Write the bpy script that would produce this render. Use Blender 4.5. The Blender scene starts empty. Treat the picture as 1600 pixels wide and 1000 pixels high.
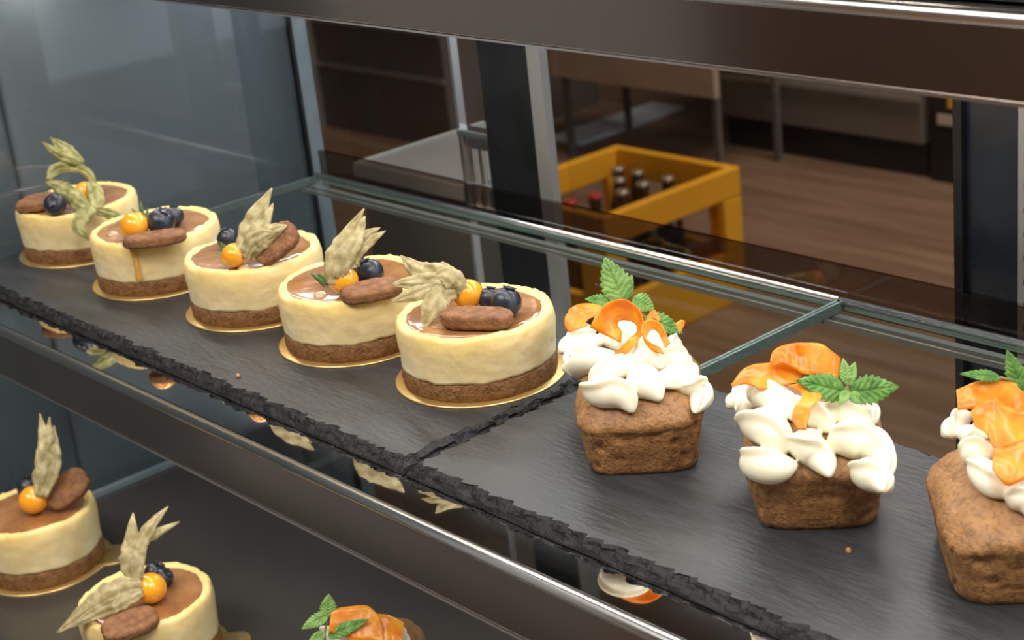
import bpy, bmesh, math, random
from mathutils import Vector, Matrix, noise
from mathutils.geometry import delaunay_2d_cdt

random.seed(7)
S = bpy.context.scene
COL = S.collection
PI = math.pi

# ------------------------------------------------------------------ camera
FPX = 2616.0
ROT = Matrix(((0.66074, 0.20072, -0.72328), (0.74341, -0.30812, 0.59363), (-0.1037, -0.92993, -0.35281)))


def ray(px, py):
    return ROT @ Vector(((px - 800) / FPX, (py - 500) / FPX, 1.0))


CAM = -ray(748, 598).normalized() * 0.80
cd = bpy.data.cameras.new('camera')
cd.sensor_width = 36
cd.lens = 36 * FPX / 1600
cd.clip_start = 0.01
cd.dof.use_dof = True
cd.dof.focus_distance = 0.72
cd.dof.aperture_fstop = 20
cam = bpy.data.objects.new('camera', cd)
COL.objects.link(cam)
rx, dn, fw = ROT.col[0], ROT.col[1], ROT.col[2]
cam.matrix_world = Matrix(((rx.x, -dn.x, -fw.x, CAM.x), (rx.y, -dn.y, -fw.y, CAM.y), (rx.z, -dn.z, -fw.z, CAM.z), (0, 0, 0, 1)))
S.camera = cam

# ------------------------------------------------------------------ world, lights, exposure
S.view_settings.view_transform = 'Standard'
S.view_settings.look = 'None'
S.view_settings.exposure = 0.0
S.view_settings.gamma = 1.0
S.view_settings.use_curve_mapping = False
S.cycles.transparent_max_bounces = 32
W = bpy.data.worlds.new('overcast_sky')
S.world = W
W.use_nodes = True
bg = W.node_tree.nodes['Background']
bg.inputs[0].default_value = (0.72, 0.86, 1.0, 1)
bg.inputs[1].default_value = 1.6


def area(name, loc, rot, sx, sy, watts, col):
    l = bpy.data.lights.new(name, 'AREA')
    l.shape = 'RECTANGLE'
    l.size, l.size_y, l.energy, l.color = sx, sy, watts, col
    o = bpy.data.objects.new(name, l)
    o.location, o.rotation_euler = loc, rot
    COL.objects.link(o)
    return o


# fill lights added under the ceiling, then strips under the shelves
area('ceiling_fill_light', (-0.3, -1.25, 1.68), (0, 0, 0), 1.6, 0.8, 50, (1, 0.93, 0.84))
area('ceiling_fill_light', (1.3, -0.5, 1.68), (0, 0, 0), 1.2, 0.6, 36, (1, 0.93, 0.84))
area('ceiling_fill_light', (-0.9, 2.4, 1.68), (0, 0, 0), 1.4, 0.7, 52, (1, 0.9, 0.78))
area('shelf_area_light', (0.0, 0.02, 0.174), (math.radians(-8), 0, 0), 1.05, 0.02, 1.0, (1, 0.95, 0.86))
area('shelf_area_light', (0.0, -0.075, -0.032), (math.radians(-8), 0, 0), 0.8, 0.015, 0.5, (1, 0.93, 0.82))

area('shelf_area_light', (0.05, 0.165, 0.186), (math.radians(-6), 0, 0), 1.1, 0.02, 1.3, (0.93, 0.97, 1.0))  # rear light added to put a cool sheen on the slate

# ------------------------------------------------------------------ helpers


def onz(px, py, z):
    q = ray(px, py)
    return CAM + q * ((z - CAM.z) / q.z)


def depth(p):
    return (Vector(p) - CAM).dot(fw)


def at(px, py, dep):
    return CAM + ray(px, py) * dep


def tag(o, label=None, cat=None, group=None, kind=None):
    if label: o['label'] = label
    if cat: o['category'] = cat
    if group: o['group'] = group
    if kind: o['kind'] = kind
    return o


def thing(name, loc, label, cat, group=None, rz=0.0):
    o = bpy.data.objects.new(name, None)
    o.empty_display_size = 0.01
    o.location = loc
    o.rotation_euler = (0, 0, rz)
    COL.objects.link(o)
    return tag(o, label, cat, group)


def obj(name, verts, faces, mat, parent=None, smooth=True, loc=None):
    me = bpy.data.meshes.new(name)
    me.from_pydata([tuple(v) for v in verts], [], faces)
    me.validate()
    bm = bmesh.new()
    bm.from_mesh(me)
    bmesh.ops.recalc_face_normals(bm, faces=bm.faces)
    bm.to_mesh(me)
    bm.free()
    if smooth:
        me.polygons.foreach_set('use_smooth', [True] * len(me.polygons))
    me.materials.append(mat)
    o = bpy.data.objects.new(name, me)
    COL.objects.link(o)
    if parent: o.parent = parent
    if loc is not None: o.location = loc
    return o


def grid(rows, cyc=False, cap0=False, cap1=False):
    n, m = len(rows), len(rows[0])
    V = [v for r in rows for v in r]
    Fs = []
    for i in range(n - 1):
        for j in range(m if cyc else m - 1):
            k = (j + 1) % m
            Fs.append((i * m + j, i * m + k, (i + 1) * m + k, (i + 1) * m + j))
    if cap0: Fs.append(tuple(range(m)))
    if cap1: Fs.append(tuple((n - 1) * m + j for j in range(m)))
    return V, Fs


class MB:
    """collects boxes / tubes into one mesh"""

    def __init__(s): s.v, s.f = [], []

    def add(s, V, Fs):
        b = len(s.v)
        s.v += [Vector(v) for v in V]
        s.f += [tuple(b + i for i in f) for f in Fs]

    def box(s, a, b):
        x0, y0, z0 = a
        x1, y1, z1 = b
        V = [(x0, y0, z0), (x1, y0, z0), (x1, y1, z0), (x0, y1, z0), (x0, y0, z1), (x1, y0, z1), (x1, y1, z1), (x0, y1, z1)]
        s.add(V, [(0, 3, 2, 1), (4, 5, 6, 7), (0, 1, 5, 4), (1, 2, 6, 5), (2, 3, 7, 6), (3, 0, 4, 7)])
        return s

    def lathe(s, prof, n=24, c=(0, 0, 0)):
        rows = [[Vector((c[0] + r * math.cos(2 * PI * j / n), c[1] + r * math.sin(2 * PI * j / n), c[2] + z)) for j in range(n)] for r, z in prof]
        s.add(*grid(rows, True, True, True))
        return s

    def sweep_x(s, prof, x0, x1):
        rows = [[Vector((x, y, z)) for y, z in prof] for x in (x0, x1)]
        s.add(*grid(rows, True, True, True))
        return s

    def build(s, name, mat, parent=None, bevel=0, smooth=False, loc=None, seg=2):
        o = obj(name, s.v, s.f, mat, parent, smooth, loc)
        if bevel:
            m = o.modifiers.new('bevel', 'BEVEL')
            m.width, m.segments, m.limit_method = bevel, seg, 'ANGLE'
        return o


def fbm(p, f, o=3):
    p = Vector(p) * f
    a, t, w = 0, 0, 1
    for k in range(o):
        a += noise.noise(p) * w
        t += w
        p, w = p * 2.03 + Vector((3.1, 1.7, 9.2)), w * 0.5
    return a / t


def crspline(pts, n):
    """Catmull-Rom through pts (tuples of any length), n samples"""
    P = [tuple(2 * a - b for a, b in zip(pts[0], pts[1]))] + [tuple(p) for p in pts] + [tuple(2 * a - b for a, b in zip(pts[-1], pts[-2]))]
    out = []
    for i in range(n):
        t = i / (n - 1) * (len(pts) - 1)
        k = min(int(t), len(pts) - 2)
        u = t - k
        a, b, c, d = P[k:k + 4]
        out.append(tuple(0.5 * (2 * b_ + (c_ - a_) * u + (2 * a_ - 5 * b_ + 4 * c_ - d_) * u * u + (3 * b_ - a_ - 3 * c_ + d_) * u ** 3) for a_, b_, c_, d_ in zip(a, b, c, d)))
    return out


# ------------------------------------------------------------------ materials


def mat(name, c1, c2=None, rough=0.5, metal=0.0, nscale=40, ndetail=4, lo=0.35, hi=0.65, bump=0.0, bscale=200, bdist=0.001,
        sss=0.0, srad=(0.004, 0.002, 0.001), coat=0.0, spec=0.5, stretch=(1, 1, 1), trans=0.0, rvar=0.0, bdetail=3):
    m = bpy.data.materials.new(name)
    m.use_nodes = True
    nt = m.node_tree
    b = nt.nodes['Principled BSDF']
    b.inputs['Base Color'].default_value = (*c1, 1)
    b.inputs['Roughness'].default_value = rough
    b.inputs['Metallic'].default_value = metal
    b.inputs['Specular IOR Level'].default_value = spec
    b.inputs['Coat Weight'].default_value = coat
    b.inputs['Coat Roughness'].default_value = 0.08
    b.inputs['Transmission Weight'].default_value = trans
    if sss:
        b.inputs['Subsurface Weight'].default_value = sss
        b.inputs['Subsurface Radius'].default_value = srad
        b.inputs['Subsurface Scale'].default_value = 1.0
    tc = nt.nodes.new('ShaderNodeTexCoord')
    mp = nt.nodes.new('ShaderNodeMapping')
    mp.inputs['Scale'].default_value = stretch
    nt.links.new(tc.outputs['Object'], mp.inputs[0])
    m['mp'] = mp.name
    if c2:
        n = nt.nodes.new('ShaderNodeTexNoise')
        n.inputs['Scale'].default_value = nscale
        n.inputs['Detail'].default_value = ndetail
        nt.links.new(mp.outputs[0], n.inputs['Vector'])
        r = nt.nodes.new('ShaderNodeValToRGB')
        r.color_ramp.elements[0].position, r.color_ramp.elements[1].position = lo, hi
        r.color_ramp.elements[0].color, r.color_ramp.elements[1].color = (*c1, 1), (*c2, 1)
        nt.links.new(n.outputs['Fac'], r.inputs[0])
        nt.links.new(r.outputs[0], b.inputs['Base Color'])
        if rvar:
            mm = nt.nodes.new('ShaderNodeMapRange')
            mm.inputs['To Min'].default_value, mm.inputs['To Max'].default_value = rough - rvar, rough + rvar
            mm.inputs['From Min'].default_value, mm.inputs['From Max'].default_value = 0.3, 0.7
            nt.links.new(n.outputs['Fac'], mm.inputs[0])
            nt.links.new(mm.outputs[0], b.inputs['Roughness'])
    if bump:
        n2 = nt.nodes.new('ShaderNodeTexNoise')
        n2.inputs['Scale'].default_value = bscale
        n2.inputs['Detail'].default_value = bdetail
        nt.links.new(mp.outputs[0], n2.inputs['Vector'])
        bp = nt.nodes.new('ShaderNodeBump')
        bp.inputs['Strength'].default_value = bump
        bp.inputs['Distance'].default_value = bdist
        nt.links.new(n2.outputs['Fac'], bp.inputs['Height'])
        nt.links.new(bp.outputs[0], b.inputs['Normal'])
    return m


def glass(name, tint, refl=1.0, ior=1.5, rough=0.0, gcol=(1, 1, 1)):
    """pane that lets light through: transparent + fresnel gloss"""
    m = bpy.data.materials.new(name)
    m.use_nodes = True
    nt = m.node_tree
    nt.nodes.remove(nt.nodes['Principled BSDF'])
    t = nt.nodes.new('ShaderNodeBsdfTransparent')
    t.inputs[0].default_value = (*tint, 1)
    g = nt.nodes.new('ShaderNodeBsdfGlossy')
    g.inputs['Roughness'].default_value = rough
    g.inputs['Color'].default_value = (*gcol, 1)
    fr = nt.nodes.new('ShaderNodeFresnel')
    fr.inputs[0].default_value = ior
    mu = nt.nodes.new('ShaderNodeMath')
    mu.operation = 'MULTIPLY'
    mu.use_clamp = True
    mu.inputs[1].default_value = refl
    geo = nt.nodes.new('ShaderNodeNewGeometry')     # gloss on the outer faces only, none inside the pane
    fc = nt.nodes.new('ShaderNodeMath')
    fc.operation = 'SUBTRACT'
    fc.inputs[0].default_value = 1.0
    m2 = nt.nodes.new('ShaderNodeMath')
    m2.operation = 'MULTIPLY'
    nt.links.new(geo.outputs['Backfacing'], fc.inputs[1])
    nt.links.new(fr.outputs[0], m2.inputs[0])
    nt.links.new(fc.outputs[0], m2.inputs[1])
    nt.links.new(m2.outputs[0], mu.inputs[0])
    mx = nt.nodes.new('ShaderNodeMixShader')
    nt.links.new(mu.outputs[0], mx.inputs[0])
    nt.links.new(t.outputs[0], mx.inputs[1])
    nt.links.new(g.outputs[0], mx.inputs[2])
    nt.links.new(mx.outputs[0], nt.nodes['Material Output'].inputs[0])
    return m


def thin(name, c1, c2, nscale, transl, rough=0.5, stretch=(1, 1, 1), coat=0.0, bump=0.0, bscale=300):
    """thin sheet: principled mixed with translucent"""
    m = mat(name, c1, c2, rough=rough, nscale=nscale, stretch=stretch, coat=coat, bump=bump, bscale=bscale, bdist=0.0004)
    nt = m.node_tree
    b = nt.nodes['Principled BSDF']
    tr = nt.nodes.new('ShaderNodeBsdfTranslucent')
    src = b.inputs['Base Color'].links[0].from_socket
    nt.links.new(src, tr.inputs[0])
    mx = nt.nodes.new('ShaderNodeMixShader')
    mx.inputs[0].default_value = transl
    nt.links.new(b.outputs[0], mx.inputs[1])
    nt.links.new(tr.outputs[0], mx.inputs[2])
    nt.links.new(mx.outputs[0], nt.nodes['Material Output'].inputs[0])
    return m


M = {}
M['filling'] = mat('cheesecake_filling', (0.90, 0.80, 0.54), (0.82, 0.66, 0.35), rough=0.5, nscale=48, ndetail=6, lo=0.36, hi=0.72, bump=0.35, bscale=260, bdist=0.001, sss=0.25, bdetail=5)
# baked colour of the filling's upper rim (colour of the cake itself, by height in the cake)
nt = M['filling'].node_tree
b_ = nt.nodes['Principled BSDF']
src = b_.inputs['Base Color'].links[0].from_socket
tc_ = nt.nodes.new('ShaderNodeTexCoord')
sp = nt.nodes.new('ShaderNodeSeparateXYZ')
nz = nt.nodes.new('ShaderNodeTexNoise')
nz.inputs['Scale'].default_value = 70
ad = nt.nodes.new('ShaderNodeMath')
ad.operation = 'MULTIPLY_ADD'
ad.inputs[1].default_value = 0.02
mr = nt.nodes.new('ShaderNodeMapRange')
mr.inputs['From Min'].default_value, mr.inputs['From Max'].default_value = 0.021, 0.042
mx_ = nt.nodes.new('ShaderNodeMixRGB')
mx_.inputs[2].default_value = (0.86, 0.64, 0.22, 1)
ml = nt.nodes.new('ShaderNodeMath')
ml.operation = 'MULTIPLY'
ml.inputs[1].default_value = 0.9
nt.links.new(tc_.outputs['Object'], sp.inputs[0])
nt.links.new(tc_.outputs['Object'], nz.inputs['Vector'])
nt.links.new(nz.outputs['Fac'], ad.inputs[0])
nt.links.new(sp.outputs['Z'], ad.inputs[2])
nt.links.new(ad.outputs[0], mr.inputs[0])
nt.links.new(mr.outputs[0], ml.inputs[0])
nt.links.new(ml.outputs[0], mx_.inputs[0])
nt.links.new(src, mx_.inputs[1])
nt.links.new(mx_.outputs[0], b_.inputs['Base Color'])

M['crumb'] = mat('biscuit_crumb', (0.155, 0.068, 0.02), (0.27, 0.13, 0.045), rough=0.8, nscale=300, bump=0.9, bscale=700, bdist=0.0012)
M['glaze'] = mat('caramel_glaze', (0.27, 0.115, 0.042), (0.42, 0.21, 0.09), rough=0.12, nscale=55, coat=0.8, sss=0.15, bump=0.12, bscale=120)
M['drip'] = mat('caramel_drip', (0.62, 0.30, 0.05), (0.70, 0.40, 0.10), rough=0.15, coat=0.6, nscale=60)
M['bubble'] = mat('glaze_bubble', (0.45, 0.27, 0.15), (0.6, 0.42, 0.28), rough=0.12, coat=0.8)
M['gold'] = mat('gold_board', (0.86, 0.62, 0.27), (0.78, 0.55, 0.22), rough=0.33, metal=0.85, nscale=25)
M['husk'] = thin('physalis_husk', (0.50, 0.42, 0.19), (0.80, 0.73, 0.47), 210, 0.45, rough=0.6, bump=0.5)
M['husk_green'] = thin('physalis_husk_greenish', (0.30, 0.30, 0.09), (0.60, 0.57, 0.27), 200, 0.42, rough=0.55, bump=0.5)
M['vein'] = mat('husk_vein', (0.42, 0.34, 0.14), rough=0.7)
M['berry'] = mat('physalis_berry', (0.88, 0.33, 0.015), (0.92, 0.42, 0.03), rough=0.22, nscale=80, sss=0.3, coat=0.3)
M['blue'] = mat('blueberry_skin', (0.008, 0.010, 0.018), (0.045, 0.055, 0.095), rough=0.42, nscale=130, lo=0.35, hi=0.8, coat=0.15, rvar=0.12)
M['calyx'] = mat('blueberry_calyx', (0.02, 0.018, 0.022), (0.07, 0.06, 0.08), rough=0.7, nscale=300)
M['biscuit'] = mat('caramel_biscuit', (0.16, 0.066, 0.027), (0.28, 0.13, 0.055), rough=0.75, nscale=220, bump=0.8, bscale=600, bdist=0.001)
M['herb'] = mat('rosemary_green', (0.05, 0.10, 0.025), (0.12, 0.20, 0.05), rough=0.5, nscale=200)
M['stem'] = mat('mint_stem', (0.20, 0.24, 0.07), (0.27, 0.20, 0.10), rough=0.5, nscale=200)
M['mint'] = thin('mint_leaf_skin', (0.075, 0.22, 0.03), (0.17, 0.36, 0.07), 230, 0.22, rough=0.45, bump=0.5, bscale=900)
M['mint_pale'] = thin('mint_leaf_pale', (0.16, 0.34, 0.07), (0.30, 0.50, 0.14), 230, 0.25, rough=0.45, bump=0.5, bscale=900)
M['carrot'] = thin('carrot_ribbon_skin', (0.88, 0.27, 0.008), (0.97, 0.52, 0.05), 120, 0.42, rough=0.3, coat=0.3, bump=0.45, bscale=330)
M['cream'] = mat('whipped_cream', (0.85, 0.825, 0.675), (0.81, 0.775, 0.61), rough=0.42, nscale=30, sss=0.35, srad=(0.005, 0.0035, 0.002), bump=0.06, bscale=500)
M['crust'] = mat('loaf_crust', (0.22, 0.10, 0.034), (0.46, 0.24, 0.09), rough=0.5, nscale=170, ndetail=7, lo=0.22, hi=0.80, bump=0.5, bscale=800, bdist=0.0012, rvar=0.12, bdetail=6)
nt = M['crust'].node_tree
b_ = nt.nodes['Principled BSDF']
src = b_.inputs['Base Color'].links[0].from_socket
tc_ = nt.nodes.new('ShaderNodeTexCoord')
nz = nt.nodes.new('ShaderNodeTexNoise')
nz.inputs['Scale'].default_value, nz.inputs['Detail'].default_value = 480, 3
rp = nt.nodes.new('ShaderNodeValToRGB')
rp.color_ramp.elements[0].position, rp.color_ramp.elements[1].position = 0.36, 0.52
rp.color_ramp.elements[0].color, rp.color_ramp.elements[1].color = (0.45, 0.42, 0.4, 1), (1, 1, 1, 1)
mm_ = nt.nodes.new('ShaderNodeMixRGB')
mm_.blend_type = 'MULTIPLY'
mm_.inputs[0].default_value = 0.6
nt.links.new(tc_.outputs['Object'], nz.inputs['Vector'])
nt.links.new(nz.outputs['Fac'], rp.inputs[0])
nt.links.new(src, mm_.inputs[1])
nt.links.new(rp.outputs[0], mm_.inputs[2])
nt.links.new(mm_.outputs[0], b_.inputs['Base Color'])
M['slate'] = mat('slate_face', (0.024, 0.0262, 0.029), (0.040, 0.0435, 0.048), rough=0.42, nscale=90, ndetail=6, bump=0.6, bscale=420, bdist=0.0006, stretch=(0.3, 1.1, 1), rvar=0.07, bdetail=6)
M['slate_edge'] = mat('slate_broken_edge', (0.006, 0.0063, 0.007), (0.021, 0.022, 0.024), spec=0.3, rough=0.55, nscale=260, ndetail=6, bump=0.7, bscale=500, bdist=0.001, stretch=(0.5, 1, 2))
M['steel'] = mat('polished_steel', (0.50, 0.47, 0.44), rough=0.06, metal=1.0)
M['rail'] = mat('brown_polished_rail', (0.37, 0.315, 0.285), rough=0.16, metal=1.0)
M['flange'] = mat('dark_mirror_flange', (0.56, 0.55, 0.54), rough=0.03, metal=1.0)
M['bright'] = mat('bright_chrome', (0.88, 0.86, 0.83), rough=0.24, metal=1.0)
M['rim'] = mat('whitish_gleam_rim', (0.62, 0.66, 0.64), (0.75, 0.78, 0.76), rough=0.35, nscale=20)
M['glass'] = glass('shelf_glass', (0.93, 0.965, 0.95), 1.0)
M['glass_edge'] = mat('glass_edge', (0.16, 0.23, 0.21), (0.36, 0.42, 0.40), rough=0.12, nscale=30, spec=0.8, stretch=(0.2, 8, 60))  # lengthwise pale streaks paint bright reflections into the cut edge
M['endglass'] = glass('end_panel_glass', (0.70, 0.73, 0.745), 0.9, 1.5)
M['doorglass'] = glass('door_glass', (0.95, 0.95, 0.94), 0.15)
M['acrylic'] = glass('smoked_acrylic', (0.52, 0.46, 0.42), 1.0)
M['black'] = mat('black_profile', (0.006, 0.006, 0.0065), (0.012, 0.012, 0.013), rough=0.35)
M['navy'] = mat('dark_navy_panel', (0.010, 0.013, 0.018), (0.016, 0.02, 0.027), rough=0.2)
M['alu'] = mat('brushed_aluminium', (0.42, 0.40, 0.38), (0.5, 0.47, 0.44), rough=0.38, metal=0.7, stretch=(1, 1, 0.05))
M['spacer'] = mat('pane_spacer', (0.20, 0.25, 0.28), (0.25, 0.30, 0.33), rough=0.35, metal=0.3)
M['deck'] = mat('lower_deck', (0.036, 0.032, 0.030), (0.048, 0.043, 0.040), rough=0.25, nscale=8)
M['yellow'] = mat('crate_plastic', (0.72, 0.32, 0.012), (0.78, 0.37, 0.02), rough=0.45, nscale=6)
M['bottle'] = mat('brown_bottle_glass', (0.030, 0.016, 0.010), (0.045, 0.022, 0.012), rough=0.08, coat=0.5)
M['cap'] = mat('metal_bottle_cap', (0.55, 0.48, 0.38), (0.4, 0.34, 0.26), rough=0.3, metal=0.7)
M['redcap'] = mat('red_bottle_cap', (0.36, 0.025, 0.02), (0.45, 0.04, 0.03), rough=0.35)
M['floor'] = mat('brown_wood_floor', (0.17, 0.095, 0.058), (0.26, 0.16, 0.105), rough=0.4, nscale=7, ndetail=6, stretch=(0.35, 3.2, 1), bump=0.1, bscale=30)
M['tan'] = mat('tan_board', (0.36, 0.25, 0.18), (0.42, 0.30, 0.22), rough=0.6, nscale=4)
M['greybrown'] = mat('grey_brown_front', (0.13, 0.105, 0.09), (0.16, 0.13, 0.11), rough=0.45, nscale=3)
M['walld'] = mat('dark_brown_wall', (0.10, 0.08, 0.07), (0.12, 0.098, 0.085), rough=0.7, nscale=2)
M['wallb'] = mat('brown_wall', (0.30, 0.22, 0.17), (0.34, 0.25, 0.2), rough=0.7, nscale=2)
M['ceil'] = mat('ceiling_paint', (0.42, 0.38, 0.35), (0.45, 0.41, 0.38), rough=0.8, nscale=3)
M['stainless'] = mat('stainless_top', (0.40, 0.40, 0.40), (0.45, 0.45, 0.45), rough=0.45, metal=0.15, nscale=12)
M['backing'] = mat('backing_blue_grey', (0.33, 0.37, 0.40), (0.39, 0.42, 0.44), rough=0.5, nscale=3)
M['backing_pale'] = mat('backing_pale_grey', (0.46, 0.465, 0.48), (0.42, 0.435, 0.45), rough=0.5, nscale=5)
M['mat'] = mat('pale_mat', (0.55, 0.62, 0.68), (0.62, 0.68, 0.73), rough=0.4, nscale=4)
M['pink'] = mat('pale_pink_tile', (0.55, 0.40, 0.36), rough=0.5)

# ------------------------------------------------------------------ the room
FZ = -0.95


def struct(name, mb, m, **k):
    return tag(mb.build(name, m, **k), kind='structure')


struct('floor', MB().box((-5.2, -3.6, FZ - 0.05), (3.2, 3.8, FZ)), M['floor'])
struct('ceiling', MB().box((-5.2, -3.6, 1.7), (3.2, 3.8, 1.75)), M['ceil'])
struct('wall_back', MB().box((-5.2, 3.7, FZ), (3.2, 3.8, 1.7)), M['walld'])
struct('wall_front', MB().box((-5.2, -3.6, FZ), (3.2, -3.5, 1.7)), M['wallb'])
struct('wall_left', MB().box((-5.2, -3.5, FZ), (-5.1, 3.7, 1.7)), M['walld'])
wr = MB()
wr.box((3.1, -3.5, FZ), (3.2, 0.5, 1.7)).box((3.1, 3.3, FZ), (3.2, 3.7, 1.7)).box((3.1, 0.5, FZ), (3.2, 3.3, -0.7)).box((3.1, 0.5, 1.4), (3.2, 3.3, 1.7))
struct('wall_right', wr, M['wallb'])
wf = MB()
for y in (0.5, 1.42, 2.34, 3.24): wf.box((3.12, y, -0.7), (3.18, y + 0.06, 1.4))
wf.box((3.12, 0.5, -0.7), (3.18, 3.3, -0.64)).box((3.12, 0.5, 1.34), (3.18, 3.3, 1.4))
win = struct('window_1', wf, M['alu'])
MB().box((3.145, 0.5, -0.7), (3.155, 3.3, 1.4)).build('pane', M['doorglass'], win)

# ------------------------------------------------------------------ display case
case = thing('display_case', (0, 0.05, FZ), 'refrigerated glass display case with brown polished shelf rails and dark glass end panel', 'display case')
OFF = Vector((0, -0.05, -FZ))


def cpart(name, mb, m, **k):
    mb.v = [v + OFF for v in mb.v]
    return mb.build(name, m, case, **k)


ZL = -0.187          # lower deck
ZG = -0.006          # top of the middle glass shelf
XP = -0.431          # end panel
cpart('base_cabinet', MB().box((XP - 0.02, -0.30, FZ), (0.9, 0.25, -0.215)), M['black'])
cpart('lower_deck', MB().box((XP, -0.26, -0.215), (0.9, 0.222, ZL)), M['deck'])
cpart('deck_trim', MB().box((XP + 0.0005, -0.25, ZL), (XP + 0.007, 0.2, ZL + 0.003)), M['spacer'])
cpart('end_panel', MB().box((XP - 0.012, -0.30, -0.215), (XP, 0.203, 0.62)), M['endglass'])
cpart('panel_gasket', MB().box((XP - 0.004, 0.2031, -0.215), (XP + 0.0012, 0.2052, 0.62)), M['black'])
cpart('corner_profile', MB().box((XP - 0.012, 0.2053, -0.215), (XP + 0.0002, 0.2175, 0.62)), M['spacer'])
cpart('case_top', MB().box((XP - 0.02, -0.12, 0.62), (0.9, 0.26, 0.66)), M['black'])


def rail(y, z0, z1, depth_):
    """brown face plate with a bright rounded nose and a mirror flange behind it"""
    cpart('rail_face', MB().box((XP + 0.002, y, z0), (0.9, y + 0.0025, z1 - 0.0035)), M['rail'], bevel=0.0006)
    n = 16
    prof = [(y + 0.0022 + 0.0029 * math.cos(a), z1 - 0.0024 + 0.0029 * math.sin(a)) for a in [2 * PI * i / n for i in range(n)]]
    cpart('rail_nose', MB().sweep_x(prof, XP + 0.002, 0.9), M['bright'], smooth=True)
    cpart('rail_lower_lip', MB().box((XP + 0.002, y - 0.0008, z0 - 0.0008), (0.9, y + 0.006, z0)), M['bright'])
    cpart('rail_flange', MB().box((XP + 0.002, y + 0.0054, z1 - 0.0028), (0.9, y + depth_, z1 - 0.0007)), M['flange'])


rail(-0.103, -0.0362, ZG + 0.0004, 0.05)
rail(-0.032, 0.1785, 0.205, 0.05)
# back of the case: sliding glass doors, posts
cpart('door_post', MB().box((-0.262, 0.236, -0.187), (-0.214, 0.2425, 0.62)), M['black'])
cpart('door_post_edge', MB().box((-0.2139, 0.236, -0.187), (-0.2015, 0.2425, 0.62)), M['alu'])
cpart('door_post', MB().box((0.104, 0.236, -0.187), (0.109, 0.262, 0.62)), M['black'])
cpart('side_panel', MB().box((0.1092, 0.24, -0.187), (0.1385, 0.26, 0.62)), M['navy'])
per = MB().box((0.1387, 0.24, -0.187), (0.19, 0.26, 0.62))
cpart('perforated_upright', per, M['alu'])
hol = MB()
for k in range(60): hol.box((0.1425, 0.2392, -0.16 + k * 0.0125), (0.1445, 0.2399, -0.157 + k * 0.0125))
tag(cpart('upright_hole', hol, M['black']), kind='stuff')
cpart('sliding_door', MB().box((XP + 0.003, 0.2405, -0.187), (-0.2975, 0.2445, 0.62)), M['doorglass'])
cpart('door_edge', MB().box((-0.2973, 0.2395, -0.187), (-0.2945, 0.2455, 0.62)), M['bright'])
cpart('sliding_door', MB().box((-0.2013, 0.2505, -0.187), (0.1038, 0.2545, 0.62)), M['doorglass'])
cpart('door_sill', MB().box((XP, 0.2265, -0.215), (0.9, 0.27, -0.1871)), M['black'])
# slotted metal bracket on the left door's edge
br = MB()
zb0, zb1, xb0, xb1 = -0.032, 0.025, -0.2935, -0.2655
br.box((xb0, 0.242, zb0), (xb0 + 0.005, 0.247, zb1)).box((xb1 - 0.006, 0.242, zb0), (xb1, 0.247, zb1))
br.box((xb0 + 0.0115, 0.242, zb0), (xb0 + 0.015, 0.247, zb1))
br.box((xb0, 0.2415, zb1 - 0.009), (xb1, 0.2475, zb1)).box((xb0, 0.2415, zb0), (xb1, 0.2475, zb0 + 0.007))
br.box((xb0 - 0.004, 0.238, zb1), (xb1 + 0.004, 0.249, zb1 + 0.005))
cpart('slotted_bracket', br, M['bright'], bevel=0.001)
cpart('led_channel', MB().box((-0.39, 0.157, 0.1875), (0.8, 0.173, 0.1905)), M['alu'])  # channel added to go with the extra rear light
cpart('led_channel', MB().box((-0.4, 0.012, 0.1755), (0.85, 0.028, 0.1785)), M['alu'])
# air grille at the back of the lower deck
gr = MB().box((-0.3, 0.17, ZL), (0.5, 0.205, ZL + 0.006))
cpart('air_grille', gr, M['black'])
for k in range(26):
    for j in range(2):
        x = -0.16 + k * 0.013
        cpart('grille_slot', MB().box((x, 0.176 + j * 0.013, ZL + 0.006), (x + 0.008, 0.181 + j * 0.013, ZL + 0.0066)), M['stainless'])


def pane(x0, x1, y0, y1, z1, label, th=0.006):
    r = thing('glass_shelf', (x0, y0, z1 - th), label, 'shelf')
    e = 0.0012
    X, Y = x1 - x0, y1 - y0
    MB().box((e, e, 0), (X - e, Y - e, th)).build('pane', M['glass'], r)
    fr = MB()
    fr.box((0, 0, 0.0004), (e, Y, th - 0.0004)).box((X - e, 0, 0.0004), (X, Y, th - 0.0004))
    fr.box((e, Y - e, 0.0004), (X - e, Y, th - 0.0004)).box((e, 0, 0.0004), (X - e, e, th - 0.0004))
    fr.build('cut_edge', M['glass_edge'], r)
    tr = MB().sweep_x([(Y - 0.0017 + 0.0018 * math.cos(2 * PI * k / 14), th + 0.0001 + 0.0018 * math.sin(2 * PI * k / 14)) for k in range(14)], 0, X)
    tr.build('polished_rim', M['bright'], r, smooth=True)
    sb_ = MB().box((0, Y - 0.010, -0.0045), (X, Y - 0.0055, -0.0002)).box((0, Y - 0.016, -0.003), (X, Y - 0.0145, -0.0002))  # added bars imitate the pale ghost reflection below the back edge
    sb_.build('ghost_reflection_bar', M['alu'], r)
    return r


pane(-0.406, 0.0640, -0.052, 0.1935, ZG, 'clear glass shelf pane under the left slate and the row of cheesecakes')
pane(0.0655, 0.62, -0.052, 0.1935, ZG, 'clear glass shelf pane under the right slate and the loaf cakes')
pane(-0.39, 0.8, 0.021, 0.19, 0.2045, 'clear glass shelf pane of the upper shelf at the top edge')
st = MB().box((-0.406, 0.1955, -0.014), (0.62, 0.1985, 0.0112)).build('back_stop', M['acrylic'])
tag(st, 'smoked see-through strip standing along the back edge of the middle glass shelf', 'shelf stop')

# ------------------------------------------------------------------ slates


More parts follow.
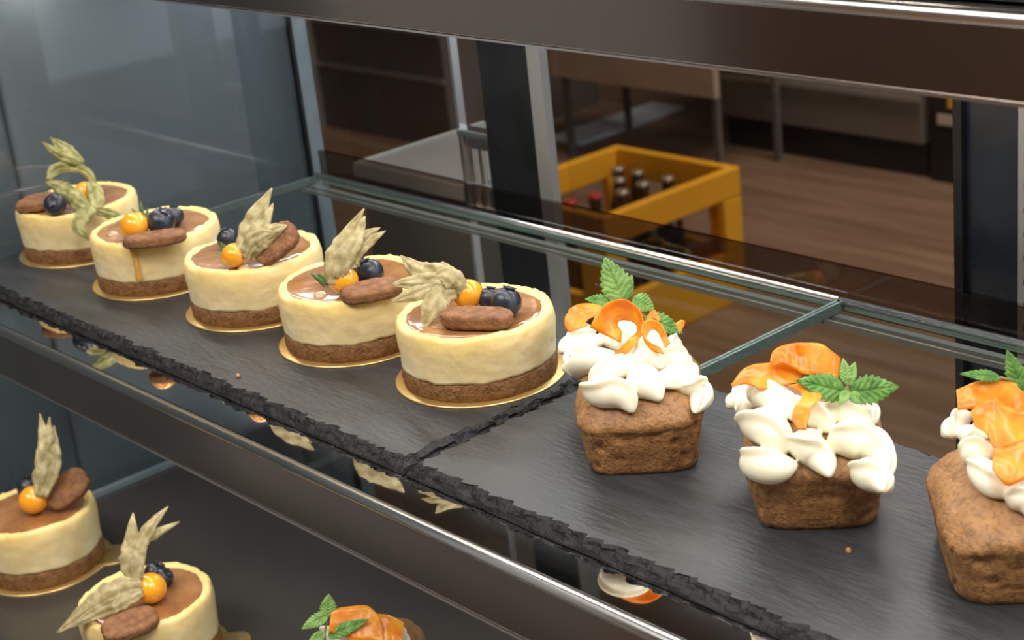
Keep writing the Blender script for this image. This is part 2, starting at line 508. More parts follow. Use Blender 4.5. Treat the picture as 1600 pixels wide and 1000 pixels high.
def slate(x0, x1, y0, y1, ztop, th, seed, label, step=0.0011, chips=(1, 1, 1, 1)):
    root = thing('slate_platter', (x0, y0, ztop - th), label, 'platter')
    X, Y = x1 - x0, y1 - y0
    per = []
    for (ax, ay, bx, by, nx, ny, w) in ((0, 0, X, 0, 0, 1, chips[0]), (X, 0, X, Y, -1, 0, chips[1]), (X, Y, 0, Y, 0, -1, chips[2]), (0, Y, 0, 0, 1, 0, chips[3])):
        L = math.hypot(bx - ax, by - ay)
        n = int(L / step)
        for i in range(n):
            t = i / n
            s_ = min(1, min(t, 1 - t) * L / 0.004)
            per.append((ax + (bx - ax) * t, ay + (by - ay) * t, nx, ny, w, s_))
    cx, cy = X / 2, Y / 2
    lv = [1.0, 0.86, 0.66, 0.44, 0.2, 0.0]
    rows = [[] for _ in lv]
    for (px, py, nx, ny, w, s_) in per:
        q = Vector((px, py, seed))
        big = fbm(q, 60, 2)
        scal = 0.5 + 0.5 * math.sin(fbm(q + Vector((5, 0, 0)), 45, 2) * 9)
        saw = (px * 90 + py * 90 + 1.5 * fbm(q, 30, 1)) % 1.0
        base = (0.0042 + 0.0035 * big + 0.0022 * saw + 0.0012 * fbm(q, 400, 2)) * w
        base = max(0.0008, base)
        for k, l in enumerate(lv):
            st_ = l
            j = (0.0016 * fbm(Vector((px * 85, py * 85, k * 3.7 + seed)), 1, 2) + 0.0006 * fbm(Vector((px * 330, py * 330, k * 1.7 + seed)), 1, 2)) * w
            f = st_ ** 1.15
            ins = max(0.0, base * f + j * (1 if 0 < k < 5 else 0.4) + (0.0006 if k == 5 else 0))
            if k in (1, 2): ins = max(0, ins - 0.0007 * w * (1 if fbm(q, 120, 1) > 0 else -0.4))
            z = th * (l if k in (0, 5) else min(0.97, max(0.05, l + 0.07 * fbm(q + Vector((0, 0, k)), 150, 2))))
            qx, qy = px + nx * ins, py + ny * ins
            if ny: qx = min(max(qx, ins), X - ins)
            else: qy = min(max(qy, ins), Y - ins)
            rows[k].append(Vector((qx, qy, z)))
    m = len(per)
    V, Fs = grid(rows, True, False, True)
    obj('broken_edge', V, Fs, M['slate_edge'], root, smooth=False)
    n_ = len(rows[0])
    cdt = delaunay_2d_cdt([v.to_2d() for v in rows[0]], [(i, (i + 1) % n_) for i in range(n_)], [], 1, 1e-6)
    obj('top_face', [Vector((v.x, v.y, th)) for v in cdt[0]], cdt[2], M['slate'], root, smooth=False)
    return root


slate(-0.424, 0.0400, -0.0785, 0.0675, 0.0, 0.006, 3.0, 'left dark slate platter under the five cheesecakes with flaked edges')
slate(0.0405, 0.52, -0.0785, 0.0650, 0.0, 0.006, 11.0, 'right dark slate platter under the three loaf cakes with flaked edges')
slate(0.05, 0.62, -0.018, 0.1, 0.2115, 0.0065, 21.0, 'dark slate platter on the upper shelf, only its edge visible at the top right')

# ------------------------------------------------------------------ cheesecakes
BR = 0.0418
NTH = 128


def board(cx, cy, z, label, tab=None):
    r = thing('cake_board', (cx, cy, z), label, 'cake board', 'gold cake boards')
    n = 120
    out = []
    for i in range(n):
        a = 2 * PI * i / n
        rr = BR
        if tab is not None:
            d = (a - tab + PI) % (2 * PI) - PI
            if abs(d) < 0.30:
                rr = BR + 0.0125 * max(0, 1 - (abs(d) / 0.30) ** 4) ** 0.5
        out.append((a, rr))
    rows = []
    for (f, h) in ((0.0, 0.0008), (0.84, 0.0008), (0.86, 0.0011), (0.885, 0.0011), (0.90, 0.0008), (0.985, 0.0009), (1.0, 0.0006), (0.998, 0.0)):
        rows.append([Vector((rr * f * math.cos(a), rr * f * math.sin(a), h)) for a, rr in out])
    V, Fs = grid(rows, True, False, True)
    obj('gold_card', V, Fs, M['gold'], r)
    return r


ZT = 0.0302   # glaze height above the board surface


def cheesecake(cx, cy, z, seed, label, spill=2.5, squash=1.0):
    r = thing('cheesecake', (cx, cy, z), label, 'cheesecake')
    R = 0.0378

    def lathe(prof, namp, ns, seed2, n=NTH):
        rows = []
        for k, (rr, zz, nm) in enumerate(prof):
            row = []
            for j in range(n):
                a = 2 * PI * j / n
                c, s = math.cos(a), math.sin(a)
                p = Vector((c * rr, s * rr, zz + seed2))
                d = fbm(p, ns, 4) * namp * nm + 0.0003 * nm * fbm(p, 45, 2) + 0.0003 * fbm(Vector((c, s, seed2)), 1.3, 2) * nm
                dz = 0.0007 * nm * fbm(Vector((c * 2.2, s * 2.2, seed2 + 4)), 1, 2) if zz > 0.0258 else 0.0
                if nm > 1.2: d += 0.0007 * fbm(p, 420, 2)
                row.append(Vector((c * (rr + d), s * (rr + d), zz + dz + (fbm(p, 320, 3) * 0.0012 if nm > 1.5 else 0))))
            rows.append(row)
        return rows

    base = lathe([(0.010, 0.0, 0), (R - 0.0012, 0.0, 0.5), (R - 0.0002, 0.001, 1), (R, 0.003, 1), (R, 0.0055, 1), (R - 0.0001, 0.0082, 1), (R - 0.001, 0.0092, 1), (R - 0.004, 0.0094, 0)], 0.0007, 330, seed)
    V, Fs = grid(base, True, True, True)
    obj('crumb_base', V, Fs, M['crumb'], r)
    # wavy lower boundary of the filling
    prof = [(0.004, 0.0088, 0), (R - 0.003, 0.0088, 0)]
    for k in range(13):
        t = k / 12
        prof.append((R + 0.0001 - 0.0004 * math.cos(t * PI), 0.0091 + 0.0161 * t, 1))
    prof += [(R + 0.0001, 0.0269, 1.2), (R - 0.0001, 0.0286, 1.4), (R - 0.0007, 0.0298, 1.9), (R - 0.0017, 0.0305, 2.3), (R - 0.0028, 0.0306, 2.4), (R - 0.0040, 0.0303, 2.2), (R - 0.0052, 0.0298, 1.4), (R - 0.007, 0.0292, 0.6), (0.018, 0.0288, 0), (0.004, 0.0288, 0)]
    rows = lathe(prof, 0.0006, 160, seed + 31)
    for row in rows[1:5]:
        for v in row:
            v.z += 0.0022 * fbm(Vector((v.x, v.y, seed)), 75, 3) - 0.0002
    V, Fs = grid(rows, True, True, True)
    obj('filling', V, Fs, M['filling'], r)
    # caramel glaze pooled inside the rim
    n = 120
    rows = []
    for (f, h) in ((0.0, 0.03035), (0.4, 0.03035), (0.7, 0.0303), (0.9, 0.03022), (0.97, 0.02995), (1.0, 0.0291)):
        row = []
        for j in range(n):
            a = 2 * PI * j / n
            c, s = math.cos(a), math.sin(a)
            rr = 0.0333 + 0.0014 * fbm(Vector((c, s, seed)), 1.7, 2) + 0.0009 * fbm(Vector((c, s, seed)), 9, 2)
            d = (a - spill + PI) % (2 * PI) - PI
            rr += 0.0022 * math.exp(-(d / 0.7) ** 2)
            row.append(Vector((rr * f * c, rr * f * s, h + 0.0002 * fbm(Vector((rr * f * c, rr * f * s, seed)), 150, 2))))
        rows.append(row)
    V, Fs = grid(rows, True, False, True)
    obj('caramel_glaze', V, Fs, M['glaze'], r)
    return r


NAMES = ['the leftmost cheesecake on the middle shelf', 'the second cheesecake from the left on the middle shelf', 'the third cheesecake from the left on the middle shelf',
         'the fourth cheesecake from the left on the middle shelf', 'the nearest cheesecake beside the first loaf', 'the lower-shelf cheesecake cut by the left frame edge', 'the lower-shelf cheesecake cut by the bottom frame edge']
HS = [1.04, 1.04, 1.04, 1.04, 1.04, 1.3, 1.25]     # height of each cake relative to the drawn one
CK = [(-0.3885, -0.003, 0.0), (-0.287, -0.005, 0.0), (-0.190, 0.001, 0.0), (-0.1005, 0.003, 0.0), (-0.008, 0.0085, 0.0), (-0.364, -0.0845, ZL), (-0.207, -0.0945, ZL)]
LAB = ['cheesecake farthest left on the slate, biscuit and curled greenish husk on top',
       'cheesecake second from the left on the slate with a caramel drip down its front',
       'cheesecake third from the left on the slate, leaning biscuit behind an upright husk',
       'cheesecake fourth from the left on the slate, berries behind a slanted flat biscuit',
       'nearest and largest cheesecake on the slate, beside the first loaf cake',
       'cheesecake on the lower shelf cut off by the left edge of the picture',
       'cheesecake on the lower shelf cut off by the bottom edge of the picture']
for i, (x, y, z) in enumerate(CK):
    board(x, y, z, 'thin round gold cake board under ' + NAMES[i], tab=(math.radians(52) if i > 4 else None))
    ck = cheesecake(x, y, z + 0.00085, 10.0 + 7.3 * i, LAB[i], spill=math.radians([-110, -120, -125, 200, 170, -60, -40][i]))
    ck.scale = (1, 1, HS[i])
    if i == 1:
        # caramel drip running down the front
        p = onz(207, 402, 0.027)
        a = math.atan2(p.y - y, p.x - x)
        pts = [(0.0325, 0.0307, 0.0028), (0.0362, 0.0311, 0.0030), (0.0381, 0.0285, 0.0027), (0.0384, 0.023, 0.0020), (0.0385, 0.017, 0.0017), (0.0386, 0.0118, 0.0021), (0.0386, 0.0095, 0.0008)]
        rows = []
        for (rr, zz, wd) in crspline(pts, 24):
            row = []
            for k in range(10):
                t = 2 * PI * k / 10
                da = wd * math.cos(t) / rr
                row.append(Vector(((rr + 0.0009 * math.sin(t)) * math.cos(a + da), (rr + 0.0009 * math.sin(t)) * math.sin(a + da), zz)))
            rows.append(row)
        V, Fs = grid(rows, True, True, True)
        obj('caramel_drip', V, Fs, M['drip'], ck)
    if i in (1, 2, 3):
        bx, by = [(176, 367), (382, 420), (501, 462)][i - 1]
        p = onz(bx, by, z + ZT + 0.002) - Vector((x, y, z + 0.00085))
        p.z = 0.0299
        MB().lathe([(0.0001, 0.0026), (0.0020, 0.0022), (0.0034, 0.0012), (0.0040, 0.0), (0.0038, -0.0008)], 20, p).build('glaze_bubble', M['bubble'], ck, smooth=True)

# ------------------------------------------------------------------ toppings


def sphere_rows(r, c, n=24, m=32, dimple=0.0, seed=0, axis=None):
    rows = []
    q = Vector((0, 0, 1)).rotation_difference(Vector(axis)) if axis else None
    for i in range(n + 1):
        th = PI * (0.002 + 0.996 * i / n)
        row = []
        for j in range(m):
            a = 2 * PI * j / m
            v = Vector((math.sin(th) * math.cos(a), math.sin(th) * math.sin(a), 0.96 * math.cos(th)))
            k = 1 - dimple * math.exp(-(th / 0.30) ** 2) + 0.02 * fbm(v + Vector((seed, 0, 0)), 1.6, 2)
            v = v * r * k
            if q: v = q @ v
            row.append(v + c)
        rows.append(row)
    return rows


def leaf_sheet(name, parent, org, L, R_, m_, th=0.00022, cup=0.0, wrinkle=0.0, seed=0.0, n=26, w=15, notch=0.0):
    """sheet between two edge polylines (world points)"""
    A, B = crspline([tuple(p) for p in L], n), crspline([tuple(p) for p in R_], n)
    rows = []
    for i in range(n):
        a, b = Vector(A[i]), Vector(B[i])
        i0, i1 = max(0, i - 1), min(n - 1, i + 1)
        tg = (Vector(A[i1]) + Vector(B[i1])) - (Vector(A[i0]) + Vector(B[i0]))
        nn = tg.cross(b - a)
        nn = nn.normalized() if nn.length > 1e-12 else Vector((0, 0, 1))
        wd = (b - a).length
        row = []
        for j in range(w):
            s = j / (w - 1)
            p = a.lerp(b, s)
            p = p + nn * (cup * wd * (1 - (2 * s - 1) ** 2))
            if wrinkle:
                p = p + nn * (wrinkle * (fbm(p + Vector((seed, 0, 0)), 120, 4) * 2.6 + (abs(((s * 2.3 + seed + 0.25 * noise.noise(p * 150)) % 1.0) - 0.5) * 1.1 - 0.25) * min(1, wd / 0.006)))
            row.append(p - org)
        rows.append(row)
    V, Fs = grid(rows)
    o = obj(name, V, Fs, m_, parent)
    sm = o.modifiers.new('thickness', 'SOLIDIFY')
    sm.thickness, sm.offset = th, 0
    return o


def petal(parent, org, pts, wpx, dep, m_, cup=0.10, seed=0.0, prof=(0.55, 0.9, 1.0, 0.9, 0.55, 0.05), wrinkle=0.0011, name='husk_petal', th=0.00022, tilt=0.0):
    """papery lobe along image points (px, py, offset towards the viewer in mm)"""
    C3 = crspline([tuple(p) if len(p) > 2 else (p[0], p[1], 0.0) for p in pts], 16)
    L, R_ = [], []
    for i, (x, y, o) in enumerate(C3):
        a, b = C3[max(0, i - 1)], C3[min(15, i + 1)]
        dx, dy = b[0] - a[0], b[1] - a[1]
        l = math.hypot(dx, dy) or 1
        t = i / 15 * (len(prof) - 1)
        k = min(int(t), len(prof) - 2)
        hw = 0.5 * wpx * (prof[k] + (prof[k + 1] - prof[k]) * (t - k)) * (1 + 0.30 * noise.noise(Vector((i * 1.1, seed, 2.0))))
        nx, ny = -dy / l, dx / l
        tl = tilt * hw * dep / FPX
        L.append(at(x + nx * hw, y + ny * hw, dep - o * 0.001 - tl))
        R_.append(at(x - nx * hw, y - ny * hw, dep - o * 0.001 + tl))
    return leaf_sheet(name, parent, org, L, R_, m_, th=th, cup=cup, wrinkle=wrinkle, seed=seed)


def physalis(ci, px, py, r, label, petals, m_='husk', dz=0.0):
    x, y, z = CK[ci]
    c = onz(px, py, z + 0.0312 * HS[ci] + r + dz)
    root = thing('physalis', c - Vector((0, 0, r)), label, 'physalis', 'physalis fruits on the cheesecakes')
    org = c - Vector((0, 0, r))
    V, Fs = grid(sphere_rows(r, c - org, seed=ci), True, True, True)
    obj('berry', V, Fs, M['berry'], root)
    d = depth(c)
    for k, (pts, w) in enumerate(petals):
        petal(root, org, pts, w, d, M[m_], seed=ci * 5 + k * 1.7)
    return root


def blueberry(ci, px, py, r, label, axis=(0.2, -0.3, 0.9), dz=0.0):
    x, y, z = CK[ci]
    c = onz(px, py, z + 0.0312 * HS[ci] + r * 0.95 + dz)
    org = c - Vector((0, 0, r * 0.96))
    root = thing('blueberry', org, label, 'blueberry', 'blueberries on the cheesecakes')
    V, Fs = grid(sphere_rows(r, c - org, dimple=0.16, seed=px * 0.1, axis=axis), True, True, True)
    obj('skin', V, Fs, M['blue'], root)
    q = Vector((0, 0, 1)).rotation_difference(Vector(axis))
    rows = []
    for (f, h) in ((0.26, 0.86), (0.36, 0.955), (0.43, 1.03), (0.40, 1.0), (0.30, 0.90)):
        row = []
        for j in range(30):
            a = 2 * PI * j / 30
            k = 1 + 0.22 * math.cos(5 * a) * (h - 0.82) * 5
            row.append(q @ Vector((r * f * k * math.cos(a), r * f * k * math.sin(a), r * 0.95 * h)) + c - org)
        rows.append(row)
    V, Fs = grid(rows, True)
    obj('calyx', V, Fs, M['calyx'], root)
    return root


def biscuit(ci, p0, p1, normal, width, label, th=0.006, seed=1.0, group='caramel biscuits on the cheesecakes'):
    e = (p1 - p0)
    L = e.length
    u = e.normalized()
    n_ = Vector(normal)
    n_ = (n_ - u * n_.dot(u)).normalized()
    v = n_.cross(u)
    c = (p0 + p1) / 2
    org = c - n_ * th / 2
    root = thing('biscuit', org, label, 'biscuit', group)
    rows = []
    N = 72
    for (f, h) in ((0.02, 0.5), (0.6, 0.52), (0.86, 0.5), (0.95, 0.40), (1.0, 0.2), (0.985, 0.03), (0.985, -0.03), (1.0, -0.2), (0.96, -0.42), (0.86, -0.5), (0.02, -0.5)):
        row = []
        for j in range(N):
            a = 2 * PI * j / N
            ca, sa = math.cos(a), math.sin(a)
            ex = 2 / 3.0
            X = abs(ca) ** ex * (1 if ca > 0 else -1) * L / 2
            Y = abs(sa) ** ex * (1 if sa > 0 else -1) * width / 2
            sc = 1 + 0.018 * math.sin(14 * a) * (f > 0.8)
            p = u * X * f * sc + v * Y * f * sc + n_ * h * th
            p = p + n_ * 0.0006 * fbm(p + Vector((seed, seed, 0)), 260, 3) + u * 0.0003 * fbm(p + Vector((0, seed, 3)), 300, 2)
            row.append(p + c - org)
        rows.append(row)
    V, Fs = grid(rows, True, True, True)
    obj('baked_body', V, Fs, M['biscuit'], root)
    return root


def needle_sprig(ci, needles, label, dep_pt):
    d = depth(dep_pt)
    org = Vector(dep_pt)
    root = thing('rosemary_sprig', org, label, 'rosemary', 'rosemary tips on the cheesecakes')
    for k, (pts, w) in enumerate(needles):
        petal(root, org, pts, w, d, M['herb'], cup=0.25, seed=k, prof=(0.7, 1, 1, 0.9, 0.7, 0.15), wrinkle=0, name='needle', th=0.0006)
    return root


def top(ci, px, py, h):
    return onz(px, py, CK[ci][2] + 0.0312 * HS[ci] + h)


# --- cheesecake 1 (farthest left)
biscuit(0, top(0, 33, 318, 0.003), top(0, 86, 314, 0.004), (0, 0, 1), 0.028, 'round-ended caramel biscuit lying at the left of the leftmost cheesecake', seed=1)
blueberry(0, 86, 319, 0.0070, 'blueberry in front of the curled husk on the leftmost cheesecake', axis=(0.7, -0.5, 0.5))
physalis(0, 133, 300, 0.0068, 'physalis with curled greenish husk standing high on the leftmost cheesecake', [
    (((130, 256, 2), (112, 248, 3), (88, 238, 3), (65, 221, 2)), 19), (((128, 254, 2), (112, 240, 2), (92, 226, 1), (78, 214, 0)), 18),
    (((76, 282, 5), (85, 266, 3), (108, 260, 2), (134, 268, 2), (147, 288, 4), (151, 318, 5)), 18),
    (((136, 326, 24), (114, 305, 17), (92, 292, 11), (71, 284, 8)), 26), (((140, 332, 26), (122, 318, 20), (108, 304, 14), (96, 288, 8)), 24),
    (((140, 284, 6), (149, 303, 14), (151, 322, 23), (146, 336, 28)), 26),
    (((152, 324, 28), (130, 338, 33), (124, 357, 36), (142, 377, 37)), 24), (((146, 328, 28), (168, 333, 31), (186, 341, 33), (194, 354, 34)), 17)], 'husk_green')
# --- cheesecake 2
biscuit(1, top(1, 192, 379, 0.003), top(1, 291, 367, 0.003), (0, 0, 1), 0.016, 'long caramel biscuit lying in front of the berries on the dripping cheesecake', seed=2)
physalis(1, 210, 353, 0.0082, 'bare round orange physalis on the dripping cheesecake, second from the left', [])
blueberry(1, 252, 347, 0.0082, 'larger blueberry right of the physalis on the dripping cheesecake', axis=(0.4, 0.3, 0.9))
blueberry(1, 272, 338, 0.0060, 'small blueberry behind the larger one on the dripping cheesecake', axis=(-0.3, 0.3, 0.9))
needle_sprig(1, [(((226, 350), (224, 336), (219, 314)), 4), (((224, 348), (216, 336), (206, 326)), 4), (((228, 350), (230, 338), (230, 324)), 4), (((222, 350), (214, 342), (210, 332)), 4)],
             'small rosemary tip behind the orange physalis on the dripping cheesecake', top(1, 226, 348, 0.001))
# --- cheesecake 3
biscuit(2, top(2, 400, 404, 0.004), top(2, 462, 356, 0.018), (0.55, -0.55, 0.62), 0.017, 'caramel biscuit leaning upright behind the husk on the third cheesecake', seed=3)
blueberry(2, 356, 373, 0.0062, 'blueberry behind the orange physalis on the third cheesecake', axis=(-0.2, -0.1, 1))
physalis(2, 366, 399, 0.0068, 'physalis with upright pale husk in front of the leaning biscuit, third cheesecake', [
    (((378, 404, 3), (388, 365, 4), (405, 330, 4), (425, 294, 2)), 34), (((382, 404, 4), (398, 372, 6), (414, 345, 6), (427, 318, 4)), 26),
    (((384, 402, 3), (402, 378, 5), (424, 362, 6), (449, 352, 5)), 34), (((380, 400, 4), (394, 378, 7), (412, 366, 8), (430, 366, 8)), 26)])
needle_sprig(2, [(((356, 392), (350, 384), (344, 378)), 7), (((352, 402), (344, 398), (336, 398)), 8), (((362, 388), (358, 376), (356, 362)), 5), (((350, 394), (346, 384), (350, 372)), 5)],
             'dark rosemary tip left of the physalis on the third cheesecake', top(2, 354, 392, 0.001))
# --- cheesecake 4
biscuit(3, top(3, 533, 463, 0.003), top(3, 628, 445, 0.0035), (0.1, -0.1, 1), 0.016, 'caramel biscuit lying in front of the blueberry on the fourth cheesecake', seed=4)
blueberry(3, 578, 426, 0.0072, 'larger blueberry right of the physalis on the fourth cheesecake', axis=(-0.3, -0.2, 0.9))
blueberry(3, 558, 416, 0.0058, 'small blueberry half hidden behind the husk on the fourth cheesecake', axis=(0.1, 0.4, 0.9))
physalis(3, 538, 438, 0.0072, 'physalis with tall pale split husk on the fourth cheesecake', [
    (((520, 444, 5), (524, 408, 6), (540, 375, 5), (569, 326, 3)), 36), (((528, 436, 7), (540, 402, 8), (558, 368, 7), (570, 338, 5)), 30),
    (((530, 428, 6), (556, 396, 5), (578, 376, 3), (603, 360, 1)), 22), (((526, 420, 6), (552, 384, 4), (574, 366, 2), (594, 356, 0)), 18),
    (((548, 418, 6), (556, 412, 6), (562, 416, 5)), 12)])
needle_sprig(3, [(((508, 446), (498, 436), (486, 427)), 7), (((510, 444), (504, 432), (496, 428)), 5), (((512, 446), (508, 436), (504, 430)), 5)],
             'rosemary tip pointing left from the husk on the fourth cheesecake', top(3, 508, 446, 0.001))
# --- cheesecake 5 (nearest)
biscuit(4, top(4, 690, 496, 0.0045), top(4, 801, 498, 0.0043), (0.05, -0.05, 1), 0.014, 'thick caramel biscuit lying at the front of the nearest cheesecake', th=0.0068, seed=5)
blueberry(4, 791, 472, 0.0074, 'large dark blueberry at the right of the nearest cheesecake', axis=(0.1, 0.35, 0.9))
blueberry(4, 765, 466, 0.0056, 'small blueberry behind the biscuit on the nearest cheesecake', axis=(0, 0.3, 1))
physalis(4, 731, 460, 0.0076, 'physalis with pale torn husk spread to the left on the nearest cheesecake', [
    (((716, 440, 5), (690, 432, 7), (655, 424, 7), (626, 399, 5)), 40), (((718, 448, 6), (684, 440, 9), (648, 441, 9), (611, 445, 7)), 30),
    (((716, 456, 6), (684, 450, 9), (645, 460, 10), (611, 472, 9)), 30), (((712, 456, 7), (690, 462, 10), (672, 488, 12), (661, 517, 13)), 40),
    (((718, 462, 6), (712, 442, 9), (694, 430, 10), (676, 436, 9)), 34), (((716, 436, 4), (700, 424, 5), (682, 418, 5), (668, 414, 4)), 22)])
needle_sprig(4, [(((757, 478, 2), (754, 460, 2), (749, 440, 2)), 4), (((757, 478, 2), (758, 464, 2), (757, 452, 2)), 5), (((755, 478, 2), (751, 472, 2), (747, 466, 2)), 4)],
             'thin rosemary tip between physalis and blueberry on the nearest cheesecake', top(4, 756, 476, 0.001))
# --- lower shelf, left
biscuit(5, top(5, 74, 786, 0.006), top(5, 135, 742, 0.020), (0.6, -0.5, 0.6), 0.020, 'round-ended caramel biscuit standing on the lower cheesecake at the left edge', seed=6)
blueberry(5, 44, 762, 0.0072, 'blueberry behind the physalis on the lower cheesecake at the left edge', axis=(-0.3, 0.2, 0.9))
physalis(5, 52, 781, 0.0092, 'physalis with narrow upright husk on the lower cheesecake at the left edge', [
    (((64, 776, 6), (68, 740, 6), (72, 700, 5), (62, 646, 3)), 34), (((68, 776, 6), (80, 735, 7), (84, 700, 6), (84, 665, 4)), 26), (((64, 770, 6), (66, 730, 8), (74, 690, 8), (78, 652, 5)), 26)], 'husk')
# --- lower shelf, right
biscuit(6, top(6, 160, 992, 0.003), top(6, 246, 960, 0.0045), (0.1, -0.15, 1), 0.021, 'broad caramel biscuit lying at the front of the lower cheesecake at the bottom edge', seed=7)
blueberry(6, 243, 895, 0.0066, 'blueberry behind the physalis on the lower cheesecake at the bottom edge', axis=(0.3, 0.5, 0.9))
blueberry(6, 256, 902, 0.0056, 'small dark blueberry right of another on the lower cheesecake at the bottom edge', axis=(0.6, 0.3, 0.7))
physalis(6, 235, 919, 0.0090, 'physalis with long forked husk on the lower cheesecake at the bottom edge', [
    (((214, 920, 6), (203, 880, 7), (206, 845, 7), (208, 801, 5)), 32), (((212, 912, 7), (216, 862, 8), (236, 822, 6), (263, 791, 4)), 24),
    (((218, 905, 7), (222, 850, 7), (246, 832, 5), (281, 815, 3)), 20), (((222, 915, 8), (182, 925, 11), (140, 952, 13), (89, 989, 14)), 42), (((222, 925, 9), (190, 940, 12), (150, 958, 14), (105, 982, 15)), 26)], 'husk')

# ------------------------------------------------------------------ loaf cakes
LA, LB = 0.0268, 0.0355     # half width, half length at the lip
LZ = 0.0225
LH = 0.0150


class Loaf:
    def __init__(s, cx, cy, z, ang, seed, label):
        s.c, s.z, s.ang = Vector((cx, cy, z)), z, ang
        s.n = Vector((math.cos(ang), math.sin(ang), 0))       # towards the front face
        s.r = Vector((-math.sin(ang), math.cos(ang), 0))
        s.root = thing('loaf_cake', s.c, label, 'loaf cake', rz=0)
        s.seed = seed
        s.mb = MB()
        rows = []
        N = 150
        prof = [(0.03, 0.0, 0, 5), (0.7, 0.0, 0, 5), (0.845, 0.0002, 0.4, 5), (0.868, 0.0016, 0.7, 5)]
        for k in range(1, 13):
            t = k / 13
            prof.append((0.872 + 0.108 * t, 0.0016 + t * (LZ - 0.0032), 1, 5))
        prof += [(0.975, LZ - 0.0022, 1, 5), (0.992, LZ - 0.0012, 1, 5), (1.005, LZ, 1, 4.6), (0.998, LZ + 0.0018, 1, 4.4), (0.965, LZ + 0.0036, 1.2, 4)]
        for k in range(1, 20):
            q = 0.95 * (1 - k / 20) + 0.01
            prof.append((q, None, 1.4, 3.6))
        for (f, h, nm, ex) in prof:
            row = []
            for j in range(N):
                a = 2 * PI * j / N
                ca, sa = math.cos(a), math.sin(a)
                X = abs(ca) ** (2 / ex) * (1 if ca > 0 else -1) * LB * f
                Y = abs(sa) ** (2 / ex) * (1 if sa > 0 else -1) * LA * f
                hz = s.dome(X, Y) if h is None else h
                p = s.n * X + s.r * Y + Vector((0, 0, hz))
                if nm:
                    q = p + Vector((seed, seed * 2, 0))
                    d = 0.0009 * fbm(q, 95, 2) + 0.0004 * fbm(q, 420, 3)
                    if hz < LZ - 0.001:
                        pit = fbm(q + Vector((9, 9, 9)), 240, 2)
                        d -= 0.0016 * max(0, pit - 0.16) * 3
                    out = (s.n * X / LB + s.r * Y / LA)
                    if h is None:
                        p = p + Vector((0, 0, 1)) * d * 2.5 * nm / 1.4 + Vector((0, 0, 0.0012 * fbm(q, 60, 2) * min(1, 3 * (1 - f))))
                    else:
                        p = p + out.normalized() * d * nm * 1.2
                        if hz > LZ - 0.003: p.z += 0.0026 * fbm(q, 60, 2)
                row.append(p)
            rows.append(row)
        V, Fs = grid(rows, True, True, True)
        obj('crust', V, Fs, M['crust'], s.root)

    def dome(s, X, Y):
        e = (abs(X / LB) ** 3.6 + abs(Y / LA) ** 3.6) ** (1 / 3.6)
        return LZ + 0.0036 + LH * (1 - min(1, e) ** 2.3)

    def on(s, px, py, h):
        z = LZ + 0.01
        for _ in range(14):
            p = onz(px, py, s.z + z + h) - s.c
            z = 0.5 * z + 0.5 * s.dome(p.dot(s.n), p.dot(s.r))
        return onz(px, py, s.z + z + h)

    def shell(s, pts, Rm, phi0=1.2, twist=1.6, tip=0.12):
        """one piped fold of cream: world centre line, radius in metres"""
        n, m = 34, 40
        Cn = [Vector(p) for p in crspline([tuple(p) for p in pts], n)]
        rows = []
        up = Vector((0, 0, 1))
        for i in range(n):
            t = i / (n - 1)
            tg = (Cn[min(n - 1, i + 1)] - Cn[max(0, i - 1)]).normalized()
            sd = tg.cross(up).normalized()
            nu = sd.cross(tg).normalized()
            if t < 0.34: r = math.sqrt(max(0, 1 - (1 - t / 0.34) ** 2)) * 0.96 + 0.04
            else: r = 1 - (1 - tip) * ((t - 0.34) / 0.66) ** 2.3
            if t > 0.96: r *= math.sqrt(max(0.02, 1 - ((t - 0.96) / 0.04) ** 2))
            r *= Rm
            ph = phi0 + twist * (t - 0.4)
            row = []
            for j in range(m):
                a = 2 * PI * j / m
                d = (a - ph + PI) % (2 * PI) - PI
                d2 = (a - ph - 2.3 + PI) % (2 * PI) - PI
                k = 1 + 0.46 * math.exp(-(d / 0.22) ** 2) - 0.26 * math.exp(-((d - 0.62) / 0.36) ** 2) + 0.22 * math.exp(-(d2 / 0.32) ** 2) - 0.10 * math.exp(-((d2 - 0.6) / 0.3) ** 2)
                p = Cn[i] + (sd * math.cos(a) + nu * math.sin(a) * 0.86) * r * k
                row.append(p - s.c)
            rows.append(row)
        V, Fs = grid(rows, True, True, True)
        s.mb.add(V, Fs)

    def cream(s, lst, zx, zy, sc, dpx):
        """lst: (zoom points, zoom radius, crest angle, twist)"""
        for (pts, R_, ph, tw) in lst:
            Rm = 1.16 * R_ / sc * dpx
            P = [s.on(zx + x / sc, zy + y / sc, Rm * 0.45) for x, y in pts]
            s.shell(P, Rm, ph, tw)
        o = s.mb.build('cream_topping', M['cream'], s.root, smooth=True)
        rm_ = o.modifiers.new('blend', 'REMESH')
        rm_.mode, rm_.voxel_size, rm_.use_smooth_shade = 'VOXEL', 0.00045, True
        sm_ = o.modifiers.new('soften', 'SMOOTH')
        sm_.factor, sm_.iterations = 0.5, 4


def ribbon(lf, label, strips, zx, zy, sc, anchor, h=0.012):
    """one carrot ribbon; strips: edges in crop coordinates with offsets towards the viewer in mm"""
    d = depth(lf.on(zx + anchor[0] / sc, zy + anchor[1] / sc, h))
    org = at(zx + anchor[0] / sc, zy + anchor[1] / sc, d)
    root = thing('carrot_ribbon', org, label, 'carrot ribbon', 'carrot ribbons on the loaf cakes')
    for k, (A, B) in enumerate(strips):
        f = lambda q: at(zx + q[0] / sc, zy + q[1] / sc, d - (q[2] if len(q) > 2 else 0) * 0.001)
        leaf_sheet('ribbon_strip', root, org, [f(q) for q in A], [f(q) for q in B], M['carrot'], th=0.0005, cup=0.03, wrinkle=0.0004, seed=k + len(label), n=34, w=9)
    return root


